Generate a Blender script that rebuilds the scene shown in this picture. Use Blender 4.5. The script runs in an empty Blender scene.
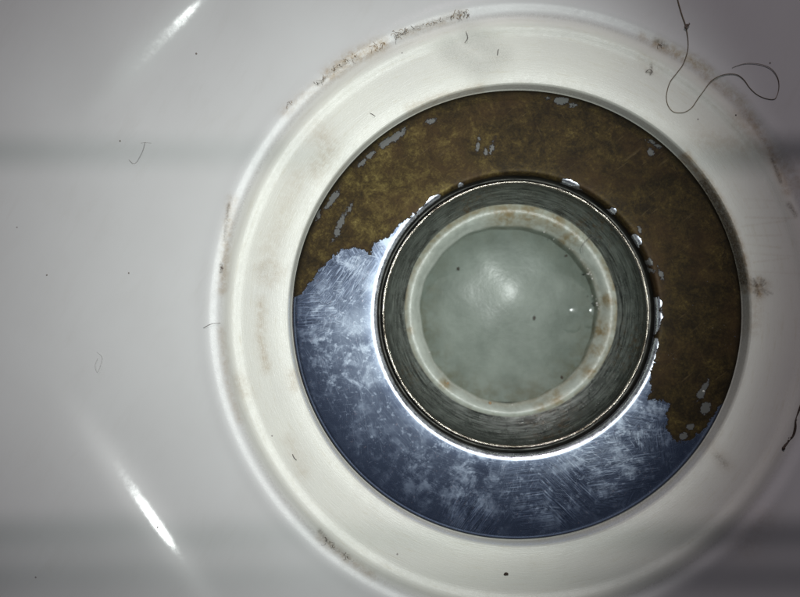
import bpy, math, random
import numpy as np
from mathutils import Vector, noise as mnoise

random.seed(7)
rng = np.random.default_rng(7)
scene = bpy.context.scene
COL = scene.collection
MM = 0.001

# ------------------------------------------------------------------ camera, world, lamps, exposure
F_PX, CAM_H = 736.7, 131.6                 # focal length in photo pixels, height in mm
CAM_X, CAM_Y = -21.6, 3.0                  # the drain centre is the world origin
cam_d = bpy.data.cameras.new('camera')
cam = bpy.data.objects.new('camera', cam_d)
COL.objects.link(cam)
cam.location = (CAM_X * MM, CAM_Y * MM, CAM_H * MM)
cam_d.sensor_width = 36
cam_d.lens = 36 * F_PX / 800
cam_d.clip_start = 0.005
cam_d.clip_end = 20
scene.camera = cam
cam_d.dof.use_dof = True
cam_d.dof.focus_distance = 0.135
cam_d.dof.aperture_fstop = 9

world = bpy.data.worlds.new('World')
scene.world = world
world.use_nodes = True
wb = world.node_tree.nodes['Background']
wb.inputs['Color'].default_value = (0.70, 0.78, 1.0, 1)
wb.inputs['Strength'].default_value = 0.027

# phone flash, beside the lens, its beam leaning to the left
fl = bpy.data.lights.new('phone_flash', 'SPOT')
fl.energy = 0.745
fl.color = (0.94, 1.0, 0.972)
fl.shadow_soft_size = 0.0022
fl.spot_size = math.radians(68)
fl.spot_blend = 1.0
flo = bpy.data.objects.new('phone_flash', fl)
COL.objects.link(flo)
FLASH = Vector((20.0, 7.0, 131.0))
flo.location = FLASH * MM
aim = Vector((-28.0, 6.5, 0.0))
flo.rotation_euler = ((aim - FLASH)).to_track_quat('-Z', 'Y').to_euler()

# unseen overhead spot added for fill; its striped beam imitates camera banding
LZ = 1.5
cl = bpy.data.lights.new('added_band_lamp', 'SPOT')
cl.energy = 38.0
cl.color = (1.0, 0.89, 0.94)
cl.shadow_soft_size = 0.0016
cl.spot_size = math.radians(140)
cl.spot_blend = 0.3
clo = bpy.data.objects.new('added_band_lamp', cl)
COL.objects.link(clo)
LY = 1.50
clo.location = (0.0, LY, LZ)
cl.use_nodes = True
nt = cl.node_tree
for n in list(nt.nodes): nt.nodes.remove(n)
out = nt.nodes.new('ShaderNodeOutputLight'); em = nt.nodes.new('ShaderNodeEmission')
geo = nt.nodes.new('ShaderNodeTexCoord'); sep = nt.nodes.new('ShaderNodeSeparateXYZ')
dv = nt.nodes.new('ShaderNodeMath'); dv.operation = 'DIVIDE'
ab = nt.nodes.new('ShaderNodeMath'); ab.operation = 'ABSOLUTE'
mr = nt.nodes.new('ShaderNodeMapRange'); rp = nt.nodes.new('ShaderNodeValToRGB')
nt.links.new(geo.outputs['Normal'], sep.inputs[0])
nt.links.new(sep.outputs['Z'], ab.inputs[0])
nt.links.new(sep.outputs['Y'], dv.inputs[0]); nt.links.new(ab.outputs[0], dv.inputs[1])
# y/z * LZ = world y ; map -60..60 mm to 0..1
mr.inputs['From Min'].default_value = (-0.060 - LY) / LZ
mr.inputs['From Max'].default_value = (0.060 - LY) / LZ
nt.links.new(dv.outputs[0], mr.inputs['Value']); nt.links.new(mr.outputs[0], rp.inputs[0])
def yb(py): return (((298.5 - py) / 5.6 + CAM_Y) + 60) / 120
stops = [(0.0, 0.72), (yb(597), 0.8), (yb(588), 0.42), (yb(566), 0.42), (yb(556), 0.85), (yb(547), 0.4), (yb(524), 0.36),
         (yb(516), 1.0), (yb(168), 1.0), (yb(163), 0.36), (yb(141), 0.36), (yb(135), 1.0)]
el = rp.color_ramp.elements
el[0].position = stops[0][0]; el[0].color = (stops[0][1],) * 3 + (1,)
el[1].position = stops[-1][0]; el[1].color = (stops[-1][1],) * 3 + (1,)
for p, v in stops[1:-1]:
    e = el.new(p); e.color = (v, v, v, 1)
nt.links.new(rp.outputs[0], em.inputs['Color']); nt.links.new(em.outputs[0], out.inputs[0])

scene.view_settings.view_transform = 'Standard'
scene.view_settings.look = 'None'
scene.view_settings.exposure = 0
scene.view_settings.gamma = 1
scene.view_settings.use_curve_mapping = False

# ------------------------------------------------------------------ helpers
def P(px, py, z=0.0):
    """photo pixel -> (x, y) in mm on the level z (mm)"""
    k = (CAM_H - z) / F_PX
    return CAM_X + (px - 400) * k, CAM_Y - (py - 298.5) * k

def tag(o, label=None, cat=None, group=None, kind=None):
    if label: o['label'] = label
    if cat: o['category'] = cat
    if group: o['group'] = group
    if kind: o['kind'] = kind
    return o

def thing(name, loc, label, cat, group=None):
    o = bpy.data.objects.new(name, None)
    COL.objects.link(o)
    o.empty_display_size = 0.005
    o.location = Vector(loc) * MM
    return tag(o, label, cat, group)

def mesh_obj(name, verts, faces, mat, parent=None, origin=(0, 0, 0), smooth=True, attrs=None):
    """verts in mm, world; origin in mm = object location"""
    v = np.asarray(verts, dtype=np.float64) - np.asarray(origin)
    me = bpy.data.meshes.new(name)
    ragged = not isinstance(faces, np.ndarray)
    if not ragged:
        f = faces
        n, k = f.shape
        me.vertices.add(len(v)); me.vertices.foreach_set('co', (v * MM).astype(np.float32).ravel())
        me.loops.add(n * k); me.loops.foreach_set('vertex_index', f.astype(np.int32).ravel())
        me.polygons.add(n)
        me.polygons.foreach_set('loop_start', (np.arange(n) * k).astype(np.int32))
        me.update(calc_edges=True)
    else:
        me.from_pydata((v * MM).tolist(), [], [[int(i) for i in q] for q in faces]); me.update()
    me.polygons.foreach_set('use_smooth', np.full(len(me.polygons), smooth))
    for an, av in (attrs or {}).items():
        a = me.attributes.new(an, 'FLOAT', 'POINT'); a.data.foreach_set('value', np.asarray(av, dtype=np.float32))
    me.materials.append(mat)
    me.validate()
    o = bpy.data.objects.new(name, me)
    COL.objects.link(o)
    if parent:
        o.parent = parent
        o.location = Vector(origin) * MM - parent.location
    else:
        o.location = Vector(origin) * MM
    return o

def lathe_arrays(prof, segs, cx=0.0, cy=0.0, wobble=None, close=False, close_centre=False):
    """prof: list of (r,z). centres may be per-ring arrays."""
    prof = np.asarray(prof, dtype=float)
    n = len(prof)
    th = np.linspace(0, 2 * np.pi, segs, endpoint=False)
    R = prof[:, 0][:, None] + (wobble(th)[None, :] if wobble is not None else 0)
    cxs = np.broadcast_to(np.asarray(cx, float), (n,))[:, None]
    cys = np.broadcast_to(np.asarray(cy, float), (n,))[:, None]
    X = cxs + R * np.cos(th); Y = cys + R * np.sin(th); Z = np.repeat(prof[:, 1][:, None], segs, 1)
    V = np.stack([X, Y, Z], -1).reshape(-1, 3)
    i = np.arange(n if close else n - 1)[:, None]; j = np.arange(segs)[None, :]
    i2 = (i + 1) % n; j2 = (j + 1) % segs
    # profile given from outside to inside -> normals up
    Fc = np.stack([i * segs + j, i * segs + j2, i2 * segs + j2, i2 * segs + j], -1).reshape(-1, 4)[:, ::-1]
    return V, Fc

def smooth_path(pts, n=8):
    pts = [np.array(p, float) for p in pts]
    pts = [2 * pts[0] - pts[1]] + pts + [2 * pts[-1] - pts[-2]]
    out = []
    for k in range(1, len(pts) - 2):
        p0, p1, p2, p3 = pts[k - 1:k + 3]
        for t in np.linspace(0, 1, n, endpoint=False):
            out.append(0.5 * ((2 * p1) + (-p0 + p2) * t + (2 * p0 - 5 * p1 + 4 * p2 - p3) * t * t + (-p0 + 3 * p1 - 3 * p2 + p3) * t ** 3))
    out.append(pts[-2])
    return np.array(out)

def tube_arrays(path, rad, sides=6):
    path = np.asarray(path, float); n = len(path)
    rad = np.broadcast_to(np.asarray(rad, float), (n,))
    tan = np.gradient(path, axis=0); tan /= (np.linalg.norm(tan, axis=1)[:, None] + 1e-9)
    up = np.array([0.05, 0.03, 1.0]); V = []
    for k in range(n):
        a = np.cross(tan[k], up); a /= np.linalg.norm(a) + 1e-9
        b = np.cross(a, tan[k])
        for s in range(sides):
            t = 2 * np.pi * s / sides
            V.append(path[k] + rad[k] * (a * np.cos(t) + b * np.sin(t)))
    Fc = []
    for k in range(n - 1):
        for s in range(sides):
            s2 = (s + 1) % sides
            Fc.append((k * sides + s, k * sides + s2, (k + 1) * sides + s2, (k + 1) * sides + s))
    Fc.append(tuple(range(sides))[::-1]); Fc.append(tuple((n - 1) * sides + s for s in range(sides)))
    return V, Fc

class MB:
    def __init__(s): s.v = []; s.f = []
    def add(s, V, Fc):
        b = len(s.v); s.v += [tuple(p) for p in V]; s.f += [tuple(int(q) + b for q in f) for f in Fc]
    def crumb(s, x, y, z, r, sx=1, sy=1, sz=.7, seed=0):
        V = []; Fc = []; nu, nv = 8, 5
        rr = random.Random(seed)
        ro = rr.random() * 3
        for a in range(1, nv):
            for b in range(nu):
                t = math.pi * a / nv; p = 2 * math.pi * b / nu
                k = r * (0.75 + 0.5 * rr.random())
                dx, dy = k * sx * math.sin(t) * math.cos(p), k * sy * math.sin(t) * math.sin(p)
                V.append((x + dx * math.cos(ro) - dy * math.sin(ro), y + dx * math.sin(ro) + dy * math.cos(ro), z + k * sz * math.cos(t)))
        V.append((x, y, z + r * sz)); V.append((x, y, z - r * sz)); T = len(V) - 2; B = T + 1
        for a in range(nv - 2):
            for b in range(nu):
                b2 = (b + 1) % nu
                Fc.append((a * nu + b, (a + 1) * nu + b, (a + 1) * nu + b2, a * nu + b2))
        for b in range(nu):
            b2 = (b + 1) % nu
            Fc.append((T, b, b2)); Fc.append((B, (nv - 2) * nu + b2, (nv - 2) * nu + b))
        s.add(V, Fc)
    def build(s, name, mat, parent=None, origin=(0, 0, 0), smooth=True):
        return mesh_obj(name, s.v, s.f, mat, parent, origin, smooth) if len({len(f) for f in s.f}) > 1 else mesh_obj(name, s.v, np.array(s.f), mat, parent, origin, smooth)

# ---- node helpers
class NT:
    def __init__(s, name):
        s.m = bpy.data.materials.new(name); s.m.use_nodes = True
        s.t = s.m.node_tree
        for n in list(s.t.nodes): s.t.nodes.remove(n)
        s.out = s.t.nodes.new('ShaderNodeOutputMaterial')
        tc = s.t.nodes.new('ShaderNodeTexCoord')
        s.pos = s.vm('SCALE', tc.outputs['Object'], k=1000.0)      # millimetres
    def put(s, inp, v):
        if isinstance(v, bpy.types.NodeSocket): s.t.links.new(v, inp)
        elif v is not None: inp.default_value = v
    def vm(s, op, a, b=None, k=None):
        n = s.t.nodes.new('ShaderNodeVectorMath'); n.operation = op
        s.put(n.inputs[0], a); s.put(n.inputs[1], b)
        if k is not None: s.put(n.inputs['Scale'], k)
        return n.outputs[0]
    def ma(s, op, a, b=None, c=None, clamp=False):
        n = s.t.nodes.new('ShaderNodeMath'); n.operation = op; n.use_clamp = clamp
        s.put(n.inputs[0], a); s.put(n.inputs[1], b); s.put(n.inputs[2], c)
        return n.outputs[0]
    def noise(s, scale, vec=None, detail=3, rough=.55, dist=0, col=False, lac=2.0):
        n = s.t.nodes.new('ShaderNodeTexNoise'); s.put(n.inputs['Vector'], vec if vec is not None else s.pos)
        n.inputs['Scale'].default_value = scale; n.inputs['Detail'].default_value = detail
        n.inputs['Roughness'].default_value = rough; n.inputs['Distortion'].default_value = dist; n.inputs['Lacunarity'].default_value = lac
        return n.outputs['Color'] if col else n.outputs['Fac']
    def voro(s, scale, vec=None, feature='F1', out='Distance', rnd=1):
        n = s.t.nodes.new('ShaderNodeTexVoronoi'); n.feature = feature
        s.put(n.inputs['Vector'], vec if vec is not None else s.pos); n.inputs['Scale'].default_value = scale
        n.inputs['Randomness'].default_value = rnd
        return n.outputs[out]
    def mapr(s, v, a, b, c=0.0, d=1.0, smooth=False):
        n = s.t.nodes.new('ShaderNodeMapRange'); n.interpolation_type = 'SMOOTHSTEP' if smooth else 'LINEAR'
        s.put(n.inputs['Value'], v); n.inputs['From Min'].default_value = a; n.inputs['From Max'].default_value = b
        n.inputs['To Min'].default_value = c; n.inputs['To Max'].default_value = d
        return n.outputs[0]
    def mixc(s, f, a, b, mode='MIX'):
        n = s.t.nodes.new('ShaderNodeMix'); n.data_type = 'RGBA'; n.blend_type = mode
        s.put(n.inputs['Factor'], f); s.put(n.inputs['A'] if False else n.inputs[6], a); s.put(n.inputs[7], b)
        return n.outputs[2]
    def mixf(s, f, a, b):
        n = s.t.nodes.new('ShaderNodeMix'); n.data_type = 'FLOAT'
        s.put(n.inputs[0], f); s.put(n.inputs[2], a); s.put(n.inputs[3], b)
        return n.outputs[0]
    def ramp(s, v, st):
        n = s.t.nodes.new('ShaderNodeValToRGB'); s.put(n.inputs[0], v); e = n.color_ramp.elements
        e[0].position = st[0][0]; e[0].color = st[0][1] + (1,); e[1].position = st[-1][0]; e[1].color = st[-1][1] + (1,)
        for p, c in st[1:-1]:
            q = e.new(p); q.color = c + (1,)
        return n.outputs[0]
    def attr(s, name):
        n = s.t.nodes.new('ShaderNodeAttribute'); n.attribute_name = name; return n.outputs['Fac']
    def rotz(s, vec, ang):
        n = s.t.nodes.new('ShaderNodeVectorRotate'); n.rotation_type = 'Z_AXIS'
        s.put(n.inputs['Vector'], vec); s.put(n.inputs['Angle'], ang); return n.outputs[0]
    def bump(s, h, dist=.05, strength=1.0, normal=None):
        n = s.t.nodes.new('ShaderNodeBump'); s.put(n.inputs['Height'], h)
        n.inputs['Distance'].default_value = dist * MM; n.inputs['Strength'].default_value = strength
        if normal is not None: s.put(n.inputs['Normal'], normal)
        return n.outputs[0]
    def polar(s):
        """(angle, radius, z) vector in a lathe's own frame"""
        sp = s.t.nodes.new('ShaderNodeSeparateXYZ'); s.put(sp.inputs[0], s.pos)
        a = s.ma('ARCTAN2', sp.outputs[1], sp.outputs[0])
        r = s.ma('SQRT', s.ma('ADD', s.ma('MULTIPLY', sp.outputs[0], sp.outputs[0]), s.ma('MULTIPLY', sp.outputs[1], sp.outputs[1])))
        return a, r, sp.outputs[2], s.comb(a, r, sp.outputs[2])
    def comb(s, x, y, z):
        n = s.t.nodes.new('ShaderNodeCombineXYZ'); s.put(n.inputs[0], x); s.put(n.inputs[1], y); s.put(n.inputs[2], z); return n.outputs[0]
    def bsdf(s, **kw):
        b = s.t.nodes.new('ShaderNodeBsdfPrincipled')
        for k, v in kw.items(): s.put(b.inputs[k.replace('_', ' ')], v)
        s.t.links.new(b.outputs[0], s.out.inputs[0]); return b

def c3(r, g, b): return (r, g, b, 1)

# ------------------------------------------------------------------ materials
def mat_basin():
    n = NT('white_gelcoat')
    stain, grime, ring = n.attr('stain'), n.attr('grime'), n.attr('ring')
    a, r, z, pv = n.polar()
    # concentric wipe marks: noise stretched along the circumference
    arc = n.noise(1.0, n.comb(n.ma('MULTIPLY', a, 7.0), n.ma('MULTIPLY', r, 1.6), 0.0), detail=5, rough=.7)
    fine = n.noise(1.1, detail=6, rough=.7)
    low = n.noise(.055, detail=3)
    base = n.mixc(ring, c3(.72, .72, .715), c3(.775, .77, .70))
    base = n.mixc(n.mapr(low, .35, .7, 0, .30), base, c3(.62, .61, .60))
    # faint dried-water film and wipe smears on the bare floor
    smr = n.noise(.5, n.vm('MULTIPLY', n.rotz(n.pos, .5), (1, .22, 1)), detail=6, rough=.7, dist=.6)
    base = n.mixc(n.ma('MULTIPLY', n.mapr(smr, .50, .72, 0, .22), n.mapr(n.noise(.045, detail=3), .4, .62)), base, c3(.58, .565, .53))
    base = n.mixc(n.mapr(n.noise(6.0, detail=3, rough=.8), .62, .78, 0, .12), base, c3(.45, .43, .41))
    # yellowed wipe marks on the moulded ring
    ym = n.ma('MULTIPLY', ring, n.mapr(n.ma('ADD', n.ma('MULTIPLY', arc, .7), n.ma('MULTIPLY', fine, .3)), .50, .72, 0, .42, True))
    base = n.mixc(ym, base, c3(.60, .55, .42))
    # tan stains
    br = n.noise(.9, detail=7, rough=.75)
    sm = n.ma('MULTIPLY', n.ma('MULTIPLY', stain, 1.45), n.mapr(br, .28, .68, .10, .8, True), clamp=True)
    base = n.mixc(sm, base, c3(.36, .25, .13))
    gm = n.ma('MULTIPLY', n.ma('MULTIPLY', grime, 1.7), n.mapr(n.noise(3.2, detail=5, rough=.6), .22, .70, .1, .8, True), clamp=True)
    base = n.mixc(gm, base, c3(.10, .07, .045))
    # sparse pin-head flecks everywhere
    vd = n.voro(.16)
    fl_ = n.ma('MULTIPLY', n.ma('LESS_THAN', vd, .028), n.ma('GREATER_THAN', n.noise(.12, detail=1), .5))
    base = n.mixc(n.ma('MULTIPLY', fl_, .65), base, c3(.14, .10, .10))
    rough = n.mixf(n.attr('dull'), .16, .345)
    rough = n.ma('ADD', rough, n.ma('ADD', n.mapr(fine, .3, .7, -.04, .05), n.mapr(smr, .5, .7, 0, .05)))
    bn = n.bump(n.noise(.35, detail=2), .02, .5)
    bn = n.bump(n.ma('MULTIPLY', n.noise(3.2, detail=4, rough=.65), n.mixf(n.attr('dull'), .22, 2.0)), .014, .9, bn)
    sc = n.noise(1.0, n.comb(n.ma('MULTIPLY', a, 16.0), n.ma('MULTIPLY', r, 5), 0.0), detail=4, rough=.7)
    bn = n.bump(n.ma('MULTIPLY', sc, ring), .045, .8, bn)
    bn = n.bump(n.ma('MULTIPLY', n.noise(5.5, detail=3, rough=.8), n.attr('rasp')), .16, 1.0, bn)
    n.bsdf(Base_Color=base, Roughness=rough, Normal=bn, Specular_IOR_Level=n.mixf(n.attr('dull'), .75, .40),
           Subsurface_Weight=.0)
    return n.m

def mat_flange():
    n = NT('worn_chrome_on_brass')
    sd = n.attr('plate')
    edge = n.ma('ADD', n.ma('MULTIPLY', n.ma('SUBTRACT', n.noise(.75, detail=7, rough=.72), .5), 2.6),
                n.ma('MULTIPLY', n.ma('SUBTRACT', n.noise(3.5, detail=4, rough=.7), .5), .7))
    sde = n.ma('ADD', sd, edge)
    m0 = n.mapr(sde, -.07, .07, 0, 1, True)
    # tiny plating crumbs left on the brass
    cr = n.mapr(n.ma('ADD', n.noise(1.9, detail=6, rough=.75), n.ma('MULTIPLY', n.noise(.16, detail=2), .5)), 1.005, 1.02, 0, .8)
    mask = n.ma('MAXIMUM', m0, cr)
    # strokes: stretched noise whose direction changes from patch to patch
    def strokes(cell, freq, stretch, off, det=2):
        wv = n.vm('ADD', n.pos, (off, off * .7, 0))
        warp = n.vm('ADD', wv, n.vm('SCALE', n.vm('SUBTRACT', n.noise(.12, wv, detail=3, col=True), (.5, .5, .5)), k=14.0))
        ang = n.ma('MULTIPLY', n.t_sep(n.voro(cell, warp, out='Color')), 6.283)
        rv = n.rotz(wv, ang)
        return n.noise(freq, n.vm('MULTIPLY', rv, (1.0, stretch, 1.0)), detail=det, rough=.6)
    def sep(col):
        q = n.t.nodes.new('ShaderNodeSeparateColor'); n.put(q.inputs[0], col); return q.outputs[0]
    n.t_sep = sep
    s1 = strokes(.085, 5.5, .05, 13)
    s2 = strokes(.13, 7.5, .035, 71)
    s3 = strokes(.05, 2.1, .12, 140, 3)
    lines = n.ma('MAXIMUM', n.mapr(s1, .60, .68), n.ma('MAXIMUM', n.mapr(s2, .61, .68), n.mapr(s3, .64, .76)))
    hs1 = strokes(.11, 11.0, .02, 33, 2); hs2 = strokes(.07, 14.0, .015, 209, 2)
    hair = n.ma('MAXIMUM', n.mapr(hs1, .66, .72), n.mapr(hs2, .67, .73))
    blot = n.noise(.30, detail=9, rough=.70, dist=.3)
    a_, r_, z_, pv_ = n.polar()
    turn = n.noise(1.0, n.comb(n.ma('MULTIPLY', a_, 5.0), n.ma('MULTIPLY', r_, 7.0), 0.0), detail=4, rough=.65)
    spots = n.mapr(n.noise(1.1, detail=6, rough=.65), .57, .65)
    film = n.ma('ADD', n.ma('MULTIPLY', n.mapr(blot, .46, .66, .0, .62, True), n.mapr(n.noise(.10, n.vm('ADD', n.pos, (31, 7, 0)), detail=3), .36, .60, .25, 1.15)), n.ma('MULTIPLY', lines, n.ma('MULTIPLY', n.mapr(n.noise(.11, detail=2), .36, .60, .25, 1), n.mapr(n.attr('swirl'), 0, 1, .05, .55))))
    film = n.ma('ADD', film, n.ma('ADD', n.ma('MULTIPLY', spots, .36), n.ma('ADD', n.ma('MULTIPLY', hair, .5), n.mapr(turn, .56, .72, 0, .28))), clamp=True)
    film = n.ma('ADD', film, n.ma('MULTIPLY', n.attr('haze'), n.mapr(n.noise(.16, detail=4), .3, .6, .12, .42)))
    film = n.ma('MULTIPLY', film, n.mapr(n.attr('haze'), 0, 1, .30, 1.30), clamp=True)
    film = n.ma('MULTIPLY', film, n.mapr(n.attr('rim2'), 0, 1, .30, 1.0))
    cc = n.mixc(film, c3(.15, .19, .31), c3(.50, .575, .68))
    # fine pinkish flecks and pits
    cc = n.mixc(n.mapr(n.noise(2.6, detail=3), .66, .72, 0, .6), cc, c3(.60, .52, .62))
    cmet = n.mixf(film, 1.0, .62)
    crou = n.ma('ADD', n.ma('ADD', .25, n.ma('MULTIPLY', film, .22)), n.ma('MULTIPLY', n.mapr(s1, .3, .7, -.05, .08), n.attr('swirl')))
    # brass
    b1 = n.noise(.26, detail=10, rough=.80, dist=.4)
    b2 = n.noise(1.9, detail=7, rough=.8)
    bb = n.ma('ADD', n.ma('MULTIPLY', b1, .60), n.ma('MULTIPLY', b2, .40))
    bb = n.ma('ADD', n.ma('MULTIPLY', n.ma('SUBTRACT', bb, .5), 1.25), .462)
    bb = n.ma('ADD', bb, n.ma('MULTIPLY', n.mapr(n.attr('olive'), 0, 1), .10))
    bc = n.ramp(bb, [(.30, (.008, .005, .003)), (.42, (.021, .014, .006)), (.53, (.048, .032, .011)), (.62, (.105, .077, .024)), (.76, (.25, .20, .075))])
    bs = n.noise(1.6, n.vm('MULTIPLY', n.rotz(n.pos, .9), (1, .10, 1)), detail=4)
    bs2 = n.noise(2.2, n.vm('MULTIPLY', n.rotz(n.pos, -.5), (1, .07, 1)), detail=4)
    bc = n.mixc(n.ma('ADD', n.mapr(bs, .64, .76, 0, .16), n.mapr(bs2, .66, .77, 0, .14)), bc, c3(.30, .22, .11))
    bc = n.mixc(n.mapr(n.noise(.11, n.vm('ADD', n.pos, (50, 0, 0)), detail=3), .48, .68, 0, .5), bc, c3(.05, .027, .012))
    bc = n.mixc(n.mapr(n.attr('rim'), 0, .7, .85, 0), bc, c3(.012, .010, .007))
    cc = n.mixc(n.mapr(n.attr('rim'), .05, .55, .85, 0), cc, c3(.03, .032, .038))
    lip = n.attr('lip')
    b_l = n.noise(.8, detail=6, rough=.75)
    cc = n.mixc(lip, cc, c3(.75, .78, .84))
    crou = n.mixf(lip, crou, n.mapr(b_l, .35, .65, .14, .46))
    # thin dark outline where the plating has lifted
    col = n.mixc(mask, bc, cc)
    ol = n.ma('MULTIPLY', n.mapr(sde, -.45, -.06, 0, 1), n.mapr(sde, -.06, .02, 1, 0))
    col = n.mixc(n.ma('MULTIPLY', ol, .7), col, c3(.02, .013, .009))
    chip_grey = n.ma('MULTIPLY', n.attr('chip'), mask)
    col = n.mixc(chip_grey, col, c3(.105, .105, .10))
    met = n.mixf(chip_grey, n.mixf(mask, .45, cmet), .35)
    crou = n.mixf(chip_grey, crou, .5)
    rou = n.mixf(mask, n.mapr(b2, .3, .7, .42, .62), crou)
    h = n.ma('ADD', n.ma('MULTIPLY', m0, 1.0), n.ma('MULTIPLY', b2, n.mixf(mask, .7, .05)))
    bn = n.bump(h, .06, .9)
    bn = n.bump(n.ma('MULTIPLY', n.ma('ADD', n.ma('MULTIPLY', s1, n.attr('swirl')), hs1), n.ma('MULTIPLY', n.ma('SUBTRACT', 1.0, n.ma('MULTIPLY', lip, .8)), n.ma('SUBTRACT', 1.0, chip_grey))),   .006, .8, bn)
    n.bsdf(Base_Color=col, Metallic=met, Roughness=rou, Normal=bn, Specular_IOR_Level=n.mixf(mask, .18, .5))
    return n.m

def mat_metal(name, dark, light, rough=.3, metallic=1.0, bumpd=.03, ringf=6.0, rust=None):
    n = NT(name)
    a, r, z, pv = n.polar()
    st = n.noise(1.0, n.comb(n.ma('MULTIPLY', a, 5.0), n.ma('MULTIPLY', r, 1.4), n.ma('MULTIPLY', z, ringf)), detail=5, rough=.7)
    bl = n.noise(.35, detail=6, rough=.7)
    f = n.ma('ADD', n.ma('MULTIPLY', st, .8), n.ma('MULTIPLY', bl, .2))
    col = n.mixc(n.mapr(f, .42, .60), dark, light)
    if rust is not None:
        col = n.mixc(n.ma('MULTIPLY', n.mapr(n.noise(.8, n.vm('ADD', n.pos, (9, 3, 0)), detail=6, rough=.75), .5, .64), n.attr('rust')), col, rust)
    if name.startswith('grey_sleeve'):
        col = n.mixc(n.ma('MULTIPLY', n.attr('rim_shade'), n.mapr(f, .35, .6, 1, .72)), col, c3(.014, .014, .013))  # painted shade: sleeve colour darkens up toward the rim
    ro = n.mapr(bl, .3, .7, rough - .08, rough + .16)
    bn = n.bump(n.ma('ADD', st, n.noise(2.2, detail=5, rough=.7)), bumpd, .9)
    n.bsdf(Base_Color=col, Metallic=metallic, Roughness=ro, Normal=bn)
    return n.m

def mat_pvc():
    n = NT('stained_white_pvc')
    a, r, z, pv = n.polar()
    st = n.attr('stain')
    b1 = n.noise(.6, detail=7, rough=.72)
    base = n.mixc(n.mapr(b1, .35, .7), c3(.47, .505, .45), c3(.34, .365, .32))
    base = n.mixc(n.ma('MULTIPLY', st, n.mapr(b1, .34, .58, .15, 1), clamp=True), base, c3(.24, .18, .085))
    g = n.mapr(n.noise(1.7, detail=6, rough=.8), .60, .68)
    base = n.mixc(n.ma('MULTIPLY', g, n.ma('ADD', .12, n.ma('MULTIPLY', st, .8)), clamp=True), base, c3(.07, .055, .03))
    bn = n.bump(n.noise(1.8, detail=5, rough=.7), .10, .8)
    n.bsdf(Base_Color=base, Roughness=n.mapr(b1, .3, .7, .22, .42), Normal=bn, Specular_IOR_Level=.6)
    return n.m

def mat_trap():
    n = NT('cloudy_trap_floor')
    b1 = n.noise(.13, detail=5, rough=.6)
    base = n.mixc(n.mapr(b1, .36, .66), c3(.25, .272, .248), c3(.165, .185, .165))
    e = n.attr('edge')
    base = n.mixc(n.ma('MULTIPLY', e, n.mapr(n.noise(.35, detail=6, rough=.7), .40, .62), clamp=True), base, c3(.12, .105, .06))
    sp = n.mapr(n.noise(.9, detail=6, rough=.75), .66, .72)
    base = n.mixc(n.ma('MULTIPLY', sp, .6), base, c3(.10, .09, .06))
    bn = n.bump(n.noise(.9, detail=6, rough=.7), .09, .9)
    n.bsdf(Base_Color=base, Roughness=.36, Normal=bn, Specular_IOR_Level=.18)
    return n.m

def mat_water(name, tint, rough=.06, bump=.02, scale=.5, gloss=1.0):
    n = NT(name)
    tr = n.t.nodes.new('ShaderNodeBsdfTransparent'); tr.inputs[0].default_value = tint
    gl = n.t.nodes.new('ShaderNodeBsdfAnisotropic'); gl.inputs['Roughness'].default_value = rough
    fr = n.t.nodes.new('ShaderNodeFresnel'); fr.inputs[0].default_value = 1.33
    bn = n.bump(n.noise(scale, detail=3), bump, .8)
    n.t.links.new(bn, gl.inputs['Normal']); n.t.links.new(bn, fr.inputs['Normal'])
    mx = n.t.nodes.new('ShaderNodeMixShader')
    n.t.links.new(n.ma('MULTIPLY', fr.outputs[0], gloss), mx.inputs[0]); n.t.links.new(tr.outputs[0], mx.inputs[1]); n.t.links.new(gl.outputs[0], mx.inputs[2])
    n.t.links.new(mx.outputs[0], n.out.inputs[0])
    return n.m

def mat_simple(name, col, col2=None, rough=.6, spec=.4, scale=1.5):
    n = NT(name)
    f = n.noise(scale, detail=4, rough=.7)
    n.bsdf(Base_Color=n.mixc(n.mapr(f, .35, .65), col, col2 or col), Roughness=rough, Specular_IOR_Level=spec,
           Normal=n.bump(f, .03, .8))
    return n.m

M_BASIN = mat_basin()
M_FLANGE = mat_flange()
M_RIM = mat_metal('worn_rim_metal', c3(.13, .11, .085), c3(.78, .71, .62), .19, 1.0, .14, 2.0)
M_GAP = mat_metal('dark_gap_metal', c3(.012, .012, .011), c3(.07, .068, .06), .42, .7, .05)
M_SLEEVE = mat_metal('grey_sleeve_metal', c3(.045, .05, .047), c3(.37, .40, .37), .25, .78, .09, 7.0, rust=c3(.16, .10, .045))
M_PVC = mat_pvc()
M_TRAP = mat_trap()
M_WATER = mat_water('cloudy_water', c3(.90, .925, .90), .16, .012, 1.1, .10)
M_DROP = mat_water('clear_droplet', c3(.99, 1, 1), .165, .02, .5)
M_HAIR = mat_simple('brown_hair', c3(.11, .08, .055), c3(.20, .145, .09), .4, .5)
M_DARKHAIR = mat_simple('dark_fibre', c3(.08, .06, .05), c3(.19, .15, .12), .5, .4)
M_LOOSE = mat_simple('loose_fibre', c3(.17, .15, .14), c3(.30, .27, .25), .5, .4)
M_TAN = mat_simple('tan_lint', c3(.26, .16, .08), c3(.42, .30, .18), .8, .2)
M_GRIT = mat_simple('dark_grit', c3(.03, .022, .018), c3(.10, .07, .055), .7, .3, 4)
M_FLECK = mat_simple('brownish_fleck', c3(.16, .13, .115), c3(.30, .25, .22), .7, .3, 4)
M_GREYCH = mat_simple('grey_scale_crumb', c3(.42, .41, .38), c3(.62, .61, .57), .4, .5, 3)

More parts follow.
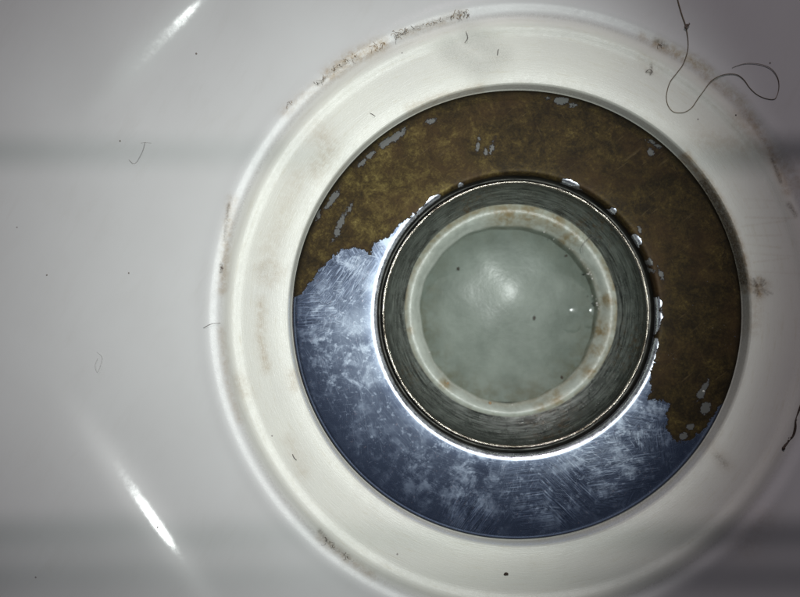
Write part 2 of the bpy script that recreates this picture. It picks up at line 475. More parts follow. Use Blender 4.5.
# ------------------------------------------------------------------ basin floor with the moulded drain recess
def g(x, c, s): return np.exp(-0.5 * ((x - c) / s) ** 2)
_rs = np.linspace(38, 330, 12000)
def _slope(r):      # drop per mm going inward
    s = 0.41 * g(r, 55.0, .62) - 0.10 * g(r, 57.0, .9) - 0.34 * g(r, 52.7, .50) + 0.45 * g(r, 50.8, .55)
    s += 0.07 / (1 + np.exp((r - 50.2) / .35)) * (1 / (1 + np.exp((42.5 - r) / .3)))
    s += 0.17 * g(r, 42.2, 1.4)
    return s
_dz = _slope(_rs)
_z = np.zeros_like(_rs)
_step = _rs[1] - _rs[0]
_z[:-1] = -(np.cumsum(_dz[::-1])[::-1][1:]) * _step
_z -= _z[-1]
_t = np.clip((41.95 - _rs) / .42, 0, 1)
_z -= 3.4 * _t * _t * (3 - 2 * _t)        # the ring ends in a small wall round the metal
def wall(x, y):      # beyond the frame the floor lifts gently into the basin's sides
    d = np.maximum(0, np.hypot(x + 20, y) - 150)
    return d * d * 0.004

# two shallow moulded folds in the floor, left of the drain
FOLDS = []
for (ax, ay), (bx, by) in (((120, 82), (215, -14)), ((100, 443), (192, 574))):
    p0, p1 = np.array(P(ax, ay)), np.array(P(bx, by))
    d = (p1 - p0); L = np.linalg.norm(d); d /= L
    nrm = np.array([-d[1], d[0]])
    if np.dot(nrm, -p0) < 0: nrm = -nrm         # points to the drain
    FOLDS.append(((p0 + p1) / 2, d, nrm, L))
def folds(x, y):
    z = np.zeros_like(x)
    for c, d, nr, L in FOLDS:
        u = (x - c[0]) * d[0] + (y - c[1]) * d[1]
        v = (x - c[0]) * nr[0] + (y - c[1]) * nr[1]
        amp = np.exp(-(np.abs(u) / (L * .62)) ** 3)
        v = v - 0.0022 * u * u * 0
        w = 1.9
        # smooth step down toward the drain, recovering slowly on both sides
        z += amp * 2.25 * (-0.5 * np.tanh(v / w)) * np.exp(-(np.abs(v) / 16) ** 2)
    return z
def zb(x, y):
    x = np.asarray(x, float); y = np.asarray(y, float)
    r = np.hypot(x, y)
    r2 = r + .12 * np.sin(3 * np.arctan2(y, x) + 1) + .06 * np.sin(7 * np.arctan2(y, x))
    rr = np.where(r > 46, r2, r)
    return np.interp(rr, _rs, _z) + folds(x, y) + wall(x, y)

SEG = 1500
rads = np.concatenate([np.linspace(40.3, 43.6, 24, endpoint=False), np.linspace(43.6, 58.5, 76, endpoint=False),
                       np.linspace(58.5, 108, 118, endpoint=False), np.linspace(108, 290, 36)])[::-1]
th = np.linspace(0, 2 * np.pi, SEG, endpoint=False)
V, Fc = lathe_arrays(np.stack([rads, np.zeros_like(rads)], -1), SEG)
V[:, 2] = zb(V[:, 0], V[:, 1])
X, Y = V[:, 0], V[:, 1]; R = np.hypot(X, Y)

def seg_d(px, py, a, b):
    a = np.array(a); b = np.array(b); d = b - a; t = np.clip(((px - a[0]) * d[0] + (py - a[1]) * d[1]) / (d @ d + 1e-9), 0, 1)
    return np.hypot(px - a[0] - t * d[0], py - a[1] - t * d[1])
def strokes_field(lst, zlev=0):
    """list of (list of photo points, half width mm, strength) -> field on the basin vertices"""
    out = np.zeros_like(X)
    for pts, w, st in lst:
        inner = math.hypot(pts[0][0] - 519, pts[0][1] - 315)
        q = [P(*p, -4 if inner < 236 else (-2.2 if inner < 280 else -1.0 if inner < 305 else 0)) for p in pts]
        if len(q) == 1: q = q * 2
        xs = [p[0] for p in q]; ys = [p[1] for p in q]
        m = (X > min(xs) - 4 * w) & (X < max(xs) + 4 * w) & (Y > min(ys) - 4 * w) & (Y < max(ys) + 4 * w)
        if not m.any(): continue
        d = np.full(m.sum(), 1e9)
        for a, b in zip(q[:-1], q[1:]):
            d = np.minimum(d, seg_d(X[m], Y[m], a, b))
        out[m] = np.maximum(out[m], st * np.exp(-(d / w) ** 2))
    return out
stain = strokes_field([
    ([(330, 76), (352, 60), (382, 46)], 1.3, .8), ([(286, 112), (310, 92), (330, 78)], 1.2, .35), ([(400, 36), (440, 24), (462, 16)], .9, .4),
    ([(655, 45), (690, 62), (706, 74)], 1.0, .75), ([(706, 74), (740, 100), (770, 148), (788, 190)], 1.1, .55), ([(640, 38), (655, 45)], .8, .4),
    ([(735, 118), (748, 132)], 2.2, .30), ([(700, 140), (760, 150), (790, 170)], 2.4, .26), ([(517 + 228 * math.cos(math.radians(q)), 315 + 228 * math.sin(math.radians(q))) for q in (-44, -36, -30, -24, -18, -12, -6)], .6, .7), ([(757, 288)], 1.5, .75), ([(757, 280), (758, 296)], .7, .8), ([(757, 285), (752, 330)], 1.0, .35),
    ([(262, 268), (272, 262), (280, 272), (270, 282), (262, 276)], 1.3, .28), ([(262, 300), (262, 340), (268, 368)], 1.0, .40), ([(240, 380), (246, 392)], 1.6, .30),
    ([(294, 372), (296, 384)], 1.1, .38), ([(320, 135), (330, 150), (318, 172)], 2.2, .34), ([(300, 175), (285, 215), (270, 250)], 2.0, .22),
    ([(232, 200), (226, 240), (222, 290)], .9, .5), ([(222, 330), (228, 380), (240, 420)], .8, .3), ([(410, 112), (440, 101), (480, 92)], .9, .4),
    ([(290, 440), (305, 470)], 1.4, .22), ([(320, 536), (345, 556), (372, 574)], .9, .35), ([(700, 438), (720, 462)], 1.5, .22),
    ([(765, 520), (745, 545)], 3.0, .18), ([(770, 150), (800, 190)], 1.5, .4), ([(640, 60), (655, 72)], 1.2, .2),
])
grime = strokes_field([
    ([(331, 73), (345, 64), (358, 57)], .4, .5), ([(395, 38), (425, 27), (460, 16)], .45, .55), ([(318, 84), (331, 73)], .35, .5),
    ([(654, 42), (664, 47)], .5, .55), ([(517 + 227 * math.cos(math.radians(q)), 315 + 227 * math.sin(math.radians(q))) for q in (-36, -30, -24, -18, -12, -8)], .30, .7),
    ([(229, 205), (224, 240)], .3, .5), ([(222, 265), (222, 272)], .3, .8), ([(320, 530), (332, 545), (348, 556)], .5, .45),
    ([(786, 205), (793, 215)], .5, .5), ([(740, 115), (756, 125)], .9, .2), ([(715, 455), (722, 462)], .7, .3),
    ([(650, 66), (651, 74), (646, 72)], .25, .7), ([(770, 160), (778, 182)], .35, .6),
])
# star-shaped scuff right of the flange
for k in range(17):
    a = random.uniform(0, 6.283); l = random.choice((6, 8, 9, 12, 18))
    grime = np.maximum(grime, strokes_field([([(757 + 2 * math.cos(a), 288 + 3 * math.sin(a)), (757 + l * .7 * math.cos(a), 288 + l * math.sin(a) * 1.1)],   .16, random.uniform(.35, .85))]))
for k in range(9):
    y0 = 200 + k * 9
    stain = np.maximum(stain, strokes_field([([(738 + random.uniform(0, 12), y0), (770 + random.uniform(0, 20), y0 - random.uniform(-9, 9))], .16, random.uniform(.05, .22))]))
# general tint of the wiped ring, a grey line in the valley, painted shade at the flange wall
ring = 1 / (1 + np.exp((R - 53.4) / .35))
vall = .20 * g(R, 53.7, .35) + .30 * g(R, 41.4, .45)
grime = np.maximum(grime, vall * (0.75 + .25 * np.sin(5 * np.arctan2(Y, X) + .7)))  # grime field also holds the painted flange-wall shade
dull = 1 / (1 + np.exp((R - 56.6) / .35))
rasp = np.clip(strokes_field([([(450, 55), (480, 70), (500, 58), (470, 42)], 2.8, 1.0), ([(757, 288)], 2.2, 1.0), ([(264, 270)], 2.2, .5), ([(640, 130), (680, 150)], 1.6, .3)])
               + .12 * g(R, 55.0, .8) + .10 * g(R, 50.6, .9), 0, 1)
basin = mesh_obj('basin_floor', V, Fc, M_BASIN, attrs={'stain': stain, 'grime': grime, 'ring': ring, 'rasp': rasp, 'dull': dull})
tag(basin, 'white moulded basin floor with a raised ring around the drain', kind='structure')

# ------------------------------------------------------------------ drain fitting
ZF = -4.0
drain = thing('drain_fitting', (0, 0, -9), 'round metal sink drain, chrome worn off to brown brass over its upper half', 'drain')

def poly_sd(px, py, poly):
    q = [np.array(P(*p, ZF)) for p in poly]
    d = np.full(px.shape, 1e9); ins = np.zeros(px.shape, bool)
    for a, b in zip(q, q[1:] + q[:1]):
        d = np.minimum(d, seg_d(px, py, a, b))
        c = (a[1] > py) != (b[1] > py)
        ins ^= c & (px < (b[0] - a[0]) * (py - a[1]) / (b[1] - a[1] + 1e-12) + a[0])
    return np.where(ins, d, -d)
chrome_poly = [(285, 304), (300, 296), (308, 284), (317, 274), (326, 264), (334, 257), (341, 250), (354, 247), (363, 250), (370, 254), (375, 243), (384, 240),
               (392, 233), (400, 225), (414, 213), (420, 216), (440, 250), (520, 330), (620, 300), (650, 296), (656, 302), (663, 312), (660, 326), (655, 336), (660, 344),
               (655, 360), (650, 376), (652, 388), (648, 400), (660, 400), (669, 404), (667, 414), (666, 424), (669, 434), (676, 442),
               (692, 440), (706, 428), (716, 412), (726, 398), (738, 372), (760, 380), (760, 597), (285, 597)]
prof = [(41.35, ZF - 1.0), (41.42, ZF - .5), (41.36, ZF - .18), (41.15, ZF - .04), (40.8, ZF)]
prof += [(r, ZF - .10 * math.sin(math.pi * (40.8 - r) / 14)) for r in np.linspace(40.4, 27.0, 66)]
a0 = [(26.75, ZF - .015), (26.5, ZF - .07), (26.3, ZF - .16), (26.13, ZF - .28), (26.0, ZF - .44), (25.92, ZF - .65), (25.88, ZF - .95), (25.85, ZF - 1.6)]
prof = [(r_, z_ - .011 * max(0, 29.0 - r_) ** 2) for r_, z_ in prof]
prof += [(r_, z_ - .011 * (29.0 - 27.0) ** 2) for r_, z_ in a0]
FS = 1200
V, Fc = lathe_arrays(prof, FS)
fx, fy = V[:, 0], V[:, 1]; fr = np.hypot(fx, fy)
sd = poly_sd(fx, fy, chrome_poly)
chips = [(394, 138, 2.6, .6, 35), (385, 144, 1.0, .6, 40), (372, 154, 1.0, .35, 30), (362, 163, .9, .4, 45), (431, 121, .8, .4, 20), (492, 147, .35, 1.2, -15), (478, 144, .25, .9, -10), (486, 151, .3, .6, 0),
         (341, 222, .4, 2.3, -28), (337, 232, .4, 1.3, -28), (332, 200, .5, 2.0, -35), (350, 208, .3, .9, -20), (562, 101, 1.1, .7, 0), (573, 105, .6, .3, 10), (548, 98, .4, .25, 0),
         (652, 142, .7, .3, -25), (651, 152, .5, .6, 0), (658, 146, .6, .3, -30), (661, 274, .3, 1.0, 20), (703, 390, .6, 1.8, -30), (690, 427, .6, .5, 0), (706, 408, .8, 1.3, -40),
         (672, 447, .7, .4, 20), (684, 436, .8, .5, 10), (575, 190, .7, .25, 0), (640, 230, .3, .5, 20), (650, 262, .4, .7, 15), (652, 270, .3, .5, 60), (318, 215, .3, .8, -20)]
chip = np.zeros_like(sd)
for cx_, cy_, sa, sb, ang in chips:
    x0, y0 = P(cx_, cy_, ZF); t = math.radians(ang)
    dx, dy = fx - x0, fy - y0
    u = (dx * math.cos(t) + dy * math.sin(t)) / sa; v = (-dx * math.sin(t) + dy * math.cos(t)) / sb
    q = np.hypot(u, v); loc = (1 - q) * min(sa, sb) * 1.3 + .02
    chip = np.where((loc > -.8) & (loc > sd), 1.0, chip)
    sd = np.maximum(sd, np.where(q < 2.2, loc, -9))
# plating that survives on the lip of the hole: chips above, a full line below
phi = np.arctan2(fy, fx)
lipm = g(fr, 26.15, .38)
for px_, py_, hw in ((432, 200, 9), (420, 209, 5), (405, 222, 9), (568, 187, 7), (574, 190, 5), (633, 243, 6), (427, 203, 4), (462, 188, 2), (655, 303, 6), (610, 214, 3)):
    x0, y0 = P(px_, py_, ZF); a = math.atan2(y0, x0)
    da = np.abs((phi - a + np.pi) % (2 * np.pi) - np.pi) * 26
    ok = (fr < 27.1)
    sd = np.where(ok, np.maximum(sd, hw / 5.4 - da - np.maximum(0, fr - 26.4) * 3), sd)
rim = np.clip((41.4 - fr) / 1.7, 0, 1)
hz_ = np.clip((40.5 - fr) / 13, 0, 1) ** 1.3 * .60 + .55 * np.exp(-(np.hypot(fx - P(350, 330)[0], fy - P(350, 330)[1]) / 17) ** 2)
hz_ = np.clip(hz_ + .35 * np.exp(-(np.hypot(fx - P(610, 455)[0], fy - P(610, 455)[1]) / 9) ** 2), 0, 1)
swirl = np.zeros_like(fx)
for sx_, sy_, sw_ in ((600, 455, 11), (545, 490, 8), (640, 430, 7), (350, 268, 7), (380, 262, 5), (318, 310, 5), (650, 360, 5), (470, 520, 5)):
    qx, qy = P(sx_, sy_, ZF); swirl = np.maximum(swirl, np.exp(-(np.hypot(fx - qx, fy - qy) / sw_) ** 4))
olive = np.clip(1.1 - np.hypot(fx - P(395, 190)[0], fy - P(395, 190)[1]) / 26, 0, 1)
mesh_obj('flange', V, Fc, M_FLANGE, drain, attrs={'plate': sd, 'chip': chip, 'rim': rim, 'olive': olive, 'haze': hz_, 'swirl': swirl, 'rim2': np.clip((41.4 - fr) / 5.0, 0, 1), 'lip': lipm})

def rust_attr(V, spots):
    a = np.zeros(len(V))
    for (px_, py_, z, w) in spots:
        x0, y0 = P(px_, py_, z)
        a = np.maximum(a, np.exp(-(np.hypot(V[:, 0] - x0, V[:, 1] - y0) / w) ** 2))
    return a
# dark gap between flange and inner sleeve
V, Fc = lathe_arrays([(25.95, -5.4), (25.8, -6.5), (25.6, -7.0), (25.2, -7.0), (24.96, -6.3), (24.9, -6.1)], 360)
mesh_obj('seat_groove', V, Fc, M_GAP, drain, attrs={'rust': np.zeros(len(V))})
# rolled rim of the inner sleeve
C = [( 24.72 + .27 * math.cos(t), -6.0 + .30 * math.sin(t)) for t in np.linspace(-.5, math.pi + .5, 14)]
V, Fc = lathe_arrays(C, 720, wobble=lambda t: .04 * np.sin(5 * t) + .02 * np.sin(17 * t + 1))
mesh_obj('rolled_rim', V, Fc, M_RIM, drain)
# sleeve wall: narrows to the collar; centres drift a little because the pipe below sits off centre
zc = -13.2
ocx, ocy = P(511, 310.5, zc); ocx2, ocy2 = ocx, ocy
sl = []; cxs = []; cys = []
for k, t in enumerate(np.linspace(0, 1, 40)):
    r = 24.50 + (20.9 - 24.50) * (t ** 1.9) ; z = -6.35 + (zc + 6.35) * t
    r += .10 * math.exp(-((t - .22) / .03) ** 2) + .08 * math.exp(-((t - .40) / .03) ** 2)
    sl.append((r, z)); cxs.append(ocx * t ** 1.3); cys.append(ocy * t ** 1.3)
V, Fc = lathe_arrays(sl, 480, np.array(cxs), np.array(cys))
mesh_obj('sleeve', V, Fc, M_SLEEVE, drain, attrs={'rim_shade': .9 * np.clip(1.0 - (-6.4 - V[:, 2]) / 4.2, 0, 1) ** 1.2, 'rust': rust_attr(V, [(470, 200, -9, 3.5), (600, 220, -9, 5), (560, 440, -9, 6), (640, 350, -9, 5), (395, 380, -9, 4)])})

# ------------------------------------------------------------------ white pipe below, with its stained collar
zi = -15.2
icx, icy = P(508.5, 313.5, zi)
pipe = thing('drain_pipe', (icx, icy, -26), 'white plastic drain pipe with brown-stained collar down inside the metal sleeve', 'pipe')
NR = 16
prof = []; cxs = []; cys = []
for t in np.linspace(0, 1, NR):
    r = 21.05 + (17.75 - 21.05) * t
    z = zc - .15 + .55 * math.sin(math.pi * min(1, t * 1.15)) - 1.6 * t ** 3
    prof.append((r, z)); cxs.append(ocx + (icx - ocx) * t); cys.append(ocy + (icy - ocy) * t)
prof += [(17.6, -15.4), (17.5, -17), (17.3, -22)]; cxs += [icx] * 3; cys += [icy] * 3
V, Fc = lathe_arrays(prof, 600, np.array(cxs), np.array(cys))
ph = np.arctan2(V[:, 1] - icy, V[:, 0] - icx); rr = np.hypot(V[:, 0] - icx, V[:, 1] - icy)
# slightly ragged
V[:, 2] += .12 * np.sin(11 * ph + 1) * np.sin(4 * ph)
kk = 1 + (.010 * np.sin(3 * ph + .4) + .006 * np.sin(7 * ph) + .004 * np.sin(19 * ph)) * np.clip(1.6 - np.abs(rr - 17.9), 0, 1)
V[:, 0] = icx + (V[:, 0] - icx) * kk; V[:, 1] = icy + (V[:, 1] - icy) * kk
spots = [(505, 214, 3.2), (530, 212, 3.4), (555, 220, 2.6), (575, 236, 1.8), (445, 384, 1.3), (600, 330, 2.4), (606, 300, 1.6), (590, 372, 1.8), (556, 398, 2.0), (540, 408, 1.2), (410, 330, .8), (566, 240, 1.5), (597, 350, 1.4)]
st = np.zeros(len(V))
for (px_, py_, w) in spots:
    x0, y0 = P(px_, py_, -14); st = np.maximum(st, np.exp(-(np.hypot(V[:, 0] - x0, V[:, 1] - y0) / w) ** 2))
st = np.maximum(st, .55 * g(rr, 17.75, .35) * (.5 + .5 * np.cos(ph + .5)))
st = np.maximum(st, .75 * g(rr, 21.0, .6))
mesh_obj('collar', V, Fc, M_PVC, pipe, origin=(icx, icy, -14), attrs={'stain': st})
# floor of the trap: a shallow concave dish whose lowest part faces the lens
spot = Vector((*P(503, 283, -21), -21.0))
h = ((Vector((CAM_X, CAM_Y, CAM_H)) - spot).normalized() + (FLASH - spot).normalized()).normalized()
RC = 60.0
cc = spot + h * RC
rads2 = np.linspace(17.7, .05, 60)
V, Fc = lathe_arrays(np.stack([rads2, np.zeros(60)], -1), 240, icx, icy)
dd = (V[:, 0] - cc.x) ** 2 + (V[:, 1] - cc.y) ** 2
V[:, 2] = cc.z - np.sqrt(np.maximum(RC ** 2 - dd, 1))
rr = np.hypot(V[:, 0] - icx, V[:, 1] - icy)
V[:, 2] += np.maximum(0, rr - 12.5) ** 2 * .02
V[:, 2] = np.minimum(V[:, 2], -15.6 - .0 * rr)
ph = np.arctan2(V[:, 1] - icy, V[:, 0] - icx)
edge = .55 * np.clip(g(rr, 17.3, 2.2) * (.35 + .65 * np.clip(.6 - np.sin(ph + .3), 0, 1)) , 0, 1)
mesh_obj('trap_floor', V, Fc, M_TRAP, pipe, origin=(icx, icy, -19), attrs={'edge': edge})

# standing water
rads3 = np.linspace(18.1, .05, 50)
V, Fc = lathe_arrays(np.stack([rads3, -15.35 + 0 * rads3], -1), 300, icx, icy)
V[:, 2] += .04 * np.sin(V[:, 0] * .5 + 1) * np.sin(V[:, 1] * .4)
wtr = mesh_obj('water', V, Fc, M_WATER, origin=(icx, icy, -15.4))
tag(wtr, 'still cloudy grey-green water standing in the drain pipe', kind='structure')

# wet beads along the collar and two on the water
def droplet(name, px_, py_, z, rad, hgt, label, group=None, stretch=1.0, ang=0.0, lift=0.0):
    x, y = P(px_, py_, z); V = []; Fq = []; nu, nv = 20, 8
    for a in range(nv + 1):
        t = a / nv
        for b in range(nu):
            p = 2 * math.pi * b / nu
            w = rad * math.sin(t * math.pi / 2) * (1 + .08 * math.sin(3 * p + px_))
            dx, dy = w * stretch * math.cos(p), w * math.sin(p)
            V.append((x + dx * math.cos(ang) - dy * math.sin(ang), y + dx * math.sin(ang) + dy * math.cos(ang), z + hgt * math.cos(t * math.pi / 2)))
    for a in range(nv):
        for b in range(nu):
            b2 = (b + 1) % nu; Fq.append((a * nu + b, (a + 1) * nu + b, (a + 1) * nu + b2, a * nu + b2))
    o = mesh_obj(name, V, np.array(Fq), M_DROP, origin=(x, y, z))
    return tag(o, label, 'droplet', group)
droplet('water_droplet', 577, 311, -15.22, 1.3, .16, 'left of the two bright clear beads on the water near the right of the pipe', 'clear beads of water inside the pipe', 1.3)
droplet('water_droplet', 595.5, 312, -14.95, 1.2, .17, 'right-hand clear bead touching the brown pipe collar beside another bead', 'clear beads of water inside the pipe', 1.4, 2.4)
m = MB()
for k in range(46):
    a = random.uniform(-2.0, 70) if k < 34 else random.uniform(70, 300)
    a = math.radians(a); rr_ = random.gauss(18.0, .35)
    m.crumb(icx + rr_ * math.cos(a), icy + rr_ * math.sin(a), -14.65 - random.random() * .25, random.uniform(.08, .2), seed=k)
tag(m.build('wet_scale', M_GREYCH), 'tiny wet pale scale grains along the pipe collar edge', kind='stuff')

# ------------------------------------------------------------------ the long curled hair
zpt = [(250, -40), (258, 10), (275, 70), (291, 118), (300, 178), (298, 230), (285, 280), (255, 322), (226, 365), (213, 420), (220, 462), (242, 490), (272, 497), (300, 492), (328, 472),
       (355, 430), (388, 382), (420, 350), (465, 333), (515, 333), (548, 355), (575, 392), (607, 421), (645, 438), (682, 442), (697, 425), (705, 390), (701, 352), (682, 319), (655, 298), (610, 285), (560, 283), (520, 293), (497, 303)]
hp = []
for zx, zy in zpt:
    x, y = P(620 + zx / 4.444, zy / 4.446)
    hp.append((x, y))
hp = smooth_path(hp, 7)
hz = zb(hp[:, 0], hp[:, 1])
ks = np.array([.15, .25, .3, .25, .15]); hz = np.convolve(np.pad(hz, 2, mode='edge'), ks / ks.sum(), 'valid')
n_ = len(hp)
lift = .06 + .10 * np.abs(np.sin(np.linspace(0, 9, n_))) ** 2
path = np.column_stack([hp, hz + lift])
rad = np.interp(np.linspace(0, 1, n_), [0, .09, .12, .6, .85, 1], [.13, .11, .075, .07, .06, .03])
hair = thing('hair', tuple(path[n_ // 2]), 'long curled brown hair lying across the upper right rim of the basin', 'hair')
V, Fq = tube_arrays(path, rad, 8)
m = MB(); m.add(V, Fq); m.build('strand', M_HAIR, hair, origin=tuple(path[n_ // 2]))
kx, ky = P(620 + 294 / 4.444, 119 / 4.446)
m = MB()
for k in range(7):
    m.crumb(kx + random.uniform(-.25, .25), ky + random.uniform(-.35, .35), float(zb(kx, ky)) + .3, random.uniform(.14, .24), seed=50 + k)
for k in range(3):
    pp = smooth_path([(kx, ky, float(zb(kx, ky)) + .3), (kx + .3 + .1 * k, ky + .2 * k, float(zb(kx, ky)) + .4), (kx + .45, ky + .6 - .2 * k, float(zb(kx, ky)) + .3)], 4)
    m.add(*tube_arrays(pp, .06, 5))
m.build('knot', M_DARKHAIR, hair, origin=tuple(path[n_ // 2]))

# short hairs
def small_hair(pts, z, rad, label, mat=None, grp='short loose hairs and fibres', arc=.3):
    q = [P(*p, z if z is not None else 0) for p in pts]
    q = smooth_path(q, 6)
    zz = zb(q[:, 0], q[:, 1]) if z is None else np.full(len(q), z)
    if z is None: zz = zz + .05
    rad *= .8
    zz = zz + rad + arc * np.sin(np.linspace(0, math.pi, len(q)))
    path = np.column_stack([q, zz]); m = MB(); m.add(*tube_arrays(path, rad, 6))
    o = m.build('short_hair', mat or M_LOOSE, origin=tuple(path[0]))
    return tag(o, label, 'hair', grp)
small_hair([(603, 232), (594, 236), (585, 242), (582, 249), (583, 253)], -12.6, .05, 'short dark hair bent over the pipe collar inside the drain hole', arc=.4)
small_hair([(145, 142), (143, 152), (138, 162), (134, 164), (129, 160)], None, .03, 'thin hooked hair on the bare basin floor at far left, above centre')
small_hair([(141, 143), (151, 143)], None, .03, 'tiny straight fibre beside the hooked hair on the left basin floor')
small_hair([(204, 328), (212, 324), (220, 323)], None, .06, 'short straight fibre at the left outer edge of the moulded ring')
small_hair([(466, 32), (468, 38), (465, 42)], None, .06, 'small hooked fibre on the ring above the flange, near the scuffed patch')
small_hair([(499, 48), (498, 54)], None, .06, 'tiny upright fibre on the ring above the flange top')
small_hair([(647, 71), (650, 69), (653, 71), (651, 74)], None, .06, 'little curled fibre on the ring left of the long hair')
small_hair([(97, 352), (103, 358), (99, 372), (96, 366), (98, 358)], None, .022, 'faint looped fibre on the left basin floor', mat=M_GREYCH)
small_hair([(370, 112), (375, 115)], None, .07, 'brown speck-like fibre on the ring above left of the flange')
small_hair([(292, 455), (296, 461)], None, .07, 'brown fleck-like fibre on the ring below left of the flange')

# scraps of lint caught in the groove
def lint(name, c, length, nf, label, mats=(M_DARKHAIR, M_TAN), spread=1.0, nc=8, cat='lint'):
    nc = nc // 2
    x0, y0 = P(*c); t = thing(name, (x0, y0, float(zb(x0, y0))), label, cat, 'lint caught in the basin groove')
    a0 = math.atan2(y0, x0); rr0 = math.hypot(x0, y0)
    rd = random.Random(int(c[0] * 7 + c[1]))
    for mi, mat in enumerate(mats):
        m = MB()
        for k in range(nf if mi == 0 else nf // 2 + 1):
            da = rd.uniform(-.5, .5) * length / rr0
            r_ = rr0 + rd.gauss(0, .35) * spread
            x, y = r_ * math.cos(a0 + da), r_ * math.sin(a0 + da)
            th_ = a0 + math.pi / 2 + rd.gauss(0, .9); L = rd.uniform(.3, 1.1)
            pts = []; kk = rd.uniform(-1.4, 1.4)
            for s in np.linspace(0, 1, 5):
                pts.append((x, y, float(zb(x, y)) + .08 + .25 * math.sin(s * math.pi) * rd.random()))
                x += math.cos(th_) * L / 4; y += math.sin(th_) * L / 4; th_ += kk * .5
            m.add(*tube_arrays(smooth_path(pts, 3), rd.uniform(.018, .036), 5))
        for k in range(nc if mi else nc // 2):
            da = rd.uniform(-.5, .5) * length / rr0; r_ = rr0 + rd.gauss(0, .25) * spread
            x, y = r_ * math.cos(a0 + da), r_ * math.sin(a0 + da)
            m.crumb(x, y, float(zb(x, y)) + .05, rd.uniform(.05, .13), seed=rd.randint(0, 999))
        m.build('fibre_clump' if mi == 0 else 'dust_clump', mat, t, origin=tuple(t.location / MM))
    return t
lint('lint_tuft', (402, 33), 2.6, 15, 'dark lint tuft midway along the dirty upper left groove')
lint('lint_tuft', (461, 15), 3.0, 16, 'dark spiky lint tuft in the groove nearest the top frame edge')
lint('lint_tuft', (425, 25), 6.0, 7, 'thin tan lint line between two dark tufts in the top groove', spread=.6)
lint('lint_tuft', (378, 46), 3.0, 6, 'rusty orange lint scrap in the upper left groove', mats=(M_TAN, M_TAN), nc=14)
lint('lint_tuft', (345, 62), 5.0, 9, 'brownish lint smear in the upper left groove beside the orange scrap', nc=14, spread=.8)
lint('lint_tuft', (322, 80), 2.0, 6, 'small dark hooked lint bit at the lower end of the dirty upper left stretch', spread=.6, nc=3)
lint('lint_tuft', (290, 104), 2.0, 3, 'faint lint wisp in the groove at the far upper left', spread=.7, nc=3)
lint('lint_tuft', (328, 543), 3.0, 6, 'grey lint tangle in the lower left groove', spread=1.1, nc=3, mats=(M_DARKHAIR, M_GREYCH))
lint('lint_tuft', (346, 558), 2.4, 4, 'faint lint specks just below the lower left groove tangle', spread=.9, nc=3, mats=(M_DARKHAIR, M_GREYCH))
lint('lint_tuft', (661, 45), 1.2, 2, 'brown lint bit in the groove left of where the long hair crosses', spread=.5, nc=4, mats=(M_TAN, M_GRIT))

# black ragged streak of grime at the right edge
m = MB()
pp = [(783, 450), (785, 446), (790, 441), (794, 436), (796, 428), (796, 420), (799, 411), (803, 402), (808, 396)]
q = smooth_path([P(*p) for p in pp], 5)
rd = random.Random(5)
rad = np.array([.20 + .0 * k for k in range(len(q))]) * (0.35 + 0.9 * np.abs(np.sin(np.linspace(0.9, 9, len(q)))))
rad[:5] = [.15, .30, .36, .33, .24]
m.add(*tube_arrays(np.column_stack([q, zb(q[:, 0], q[:, 1]) + .05]), rad, 7))
for k in range(14):
    i = rd.randrange(len(q)); m.crumb(q[i][0] + rd.gauss(0, .2), q[i][1] + rd.gauss(0, .2), float(zb(*q[i])) + .05, rd.uniform(.08, .22), seed=k)
tag(m.build('grime_streak', M_GRIT, origin=(q[10][0], q[10][1], float(zb(*q[10])))), 'black ragged grime streak in the groove at the right frame edge', 'grime')

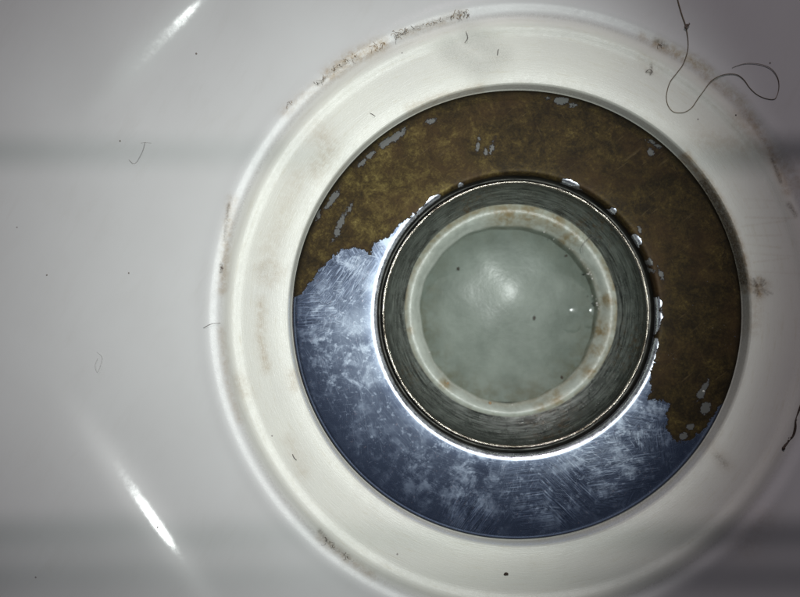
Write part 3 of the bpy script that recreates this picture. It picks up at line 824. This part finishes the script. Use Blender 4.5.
# grit specks
def speck(px_, py_, r, label, z=None, mat=None, sy=1.0):
    if z is not None and z < -15: z = -20.4
    x, y = P(px_, py_, z if z is not None else 0)
    if z is not None and z < -15: z = float(cc.z - math.sqrt(RC ** 2 - (x - cc.x) ** 2 - (y - cc.y) ** 2)) + .05
    zz = float(zb(x, y)) if z is None else z
    if z is None and r < .4: r *= .62
    m = MB(); m.crumb(x, y, zz + r * .35, r, 1, sy, .6, seed=int(px_ * 3 + py_))
    return tag(m.build('grit_speck', mat or (M_FLECK if r < .2 else M_GRIT), origin=(x, y, zz)), label, 'grit', 'loose grit specks')
speck(507, 575.5, .42, 'dark oval grit speck on the ring straight below the flange', sy=.75)
speck(158, 527, .30, 'dark grit speck on the lower end of the bright lower left fold')
speck(47, 275, .22, 'tiny black speck at far left centre of the basin floor')
speck(129, 273, .22, 'tiny black speck on the left basin floor, nearer the drain of the two')
speck(120, 141, .26, 'small speck left of the hooked hair on the basin floor')
speck(195, 52, .26, 'small grey speck below the bright upper left fold')
speck(736, 115, .22, 'reddish grit speck on the rim right of the hair loop', mat=M_GRIT)
speck(770, 63, .22, 'tiny speck touching the outside of the hair loop at right')
speck(222, 268, .3, 'black speck in the groove at the left of the ring')
speck(458, 269, .36, 'round brown speck on the pale pipe water, left of centre', z=-15.3)
speck(565, 256, .5, 'brown smear-like speck in the water near the upper right of the pipe', z=-15.3, sy=.7)
speck(541, 238, .4, 'small dark speck in the water at the top right of the pipe', z=-15.3, sy=.6)
speck(534, 318, .45, 'brown speck in the water right of the pipe centre', z=-15.35, sy=.7)
speck(558, 376, .5, 'dark flake in the water at the lower right of the pipe', z=-15.3, sy=.6)
speck(538, 412.5, .6, 'elongated dark crumb on the lower right of the pipe collar', z=-14.0, sy=.45)
speck(500, 414, .5, 'black crumb just under the bottom of the pipe collar', z=-13.8, sy=.5)
speck(490, 403, .3, 'tiny tan crumb on the bottom of the pipe collar', z=-14.4, mat=M_TAN)
speck(447, 384, .55, 'brown crusty crumb on the lower left of the pipe collar', z=-14.2, sy=.6, mat=M_TAN)
speck(557, 400, .4, 'crumb stuck to the inner edge at the lower right of the collar', z=-14.6)
speck(703, 391, .45, 'pale scab of plating on the brown brass at lower right', z=-4.4, mat=M_GREYCH, sy=.6)
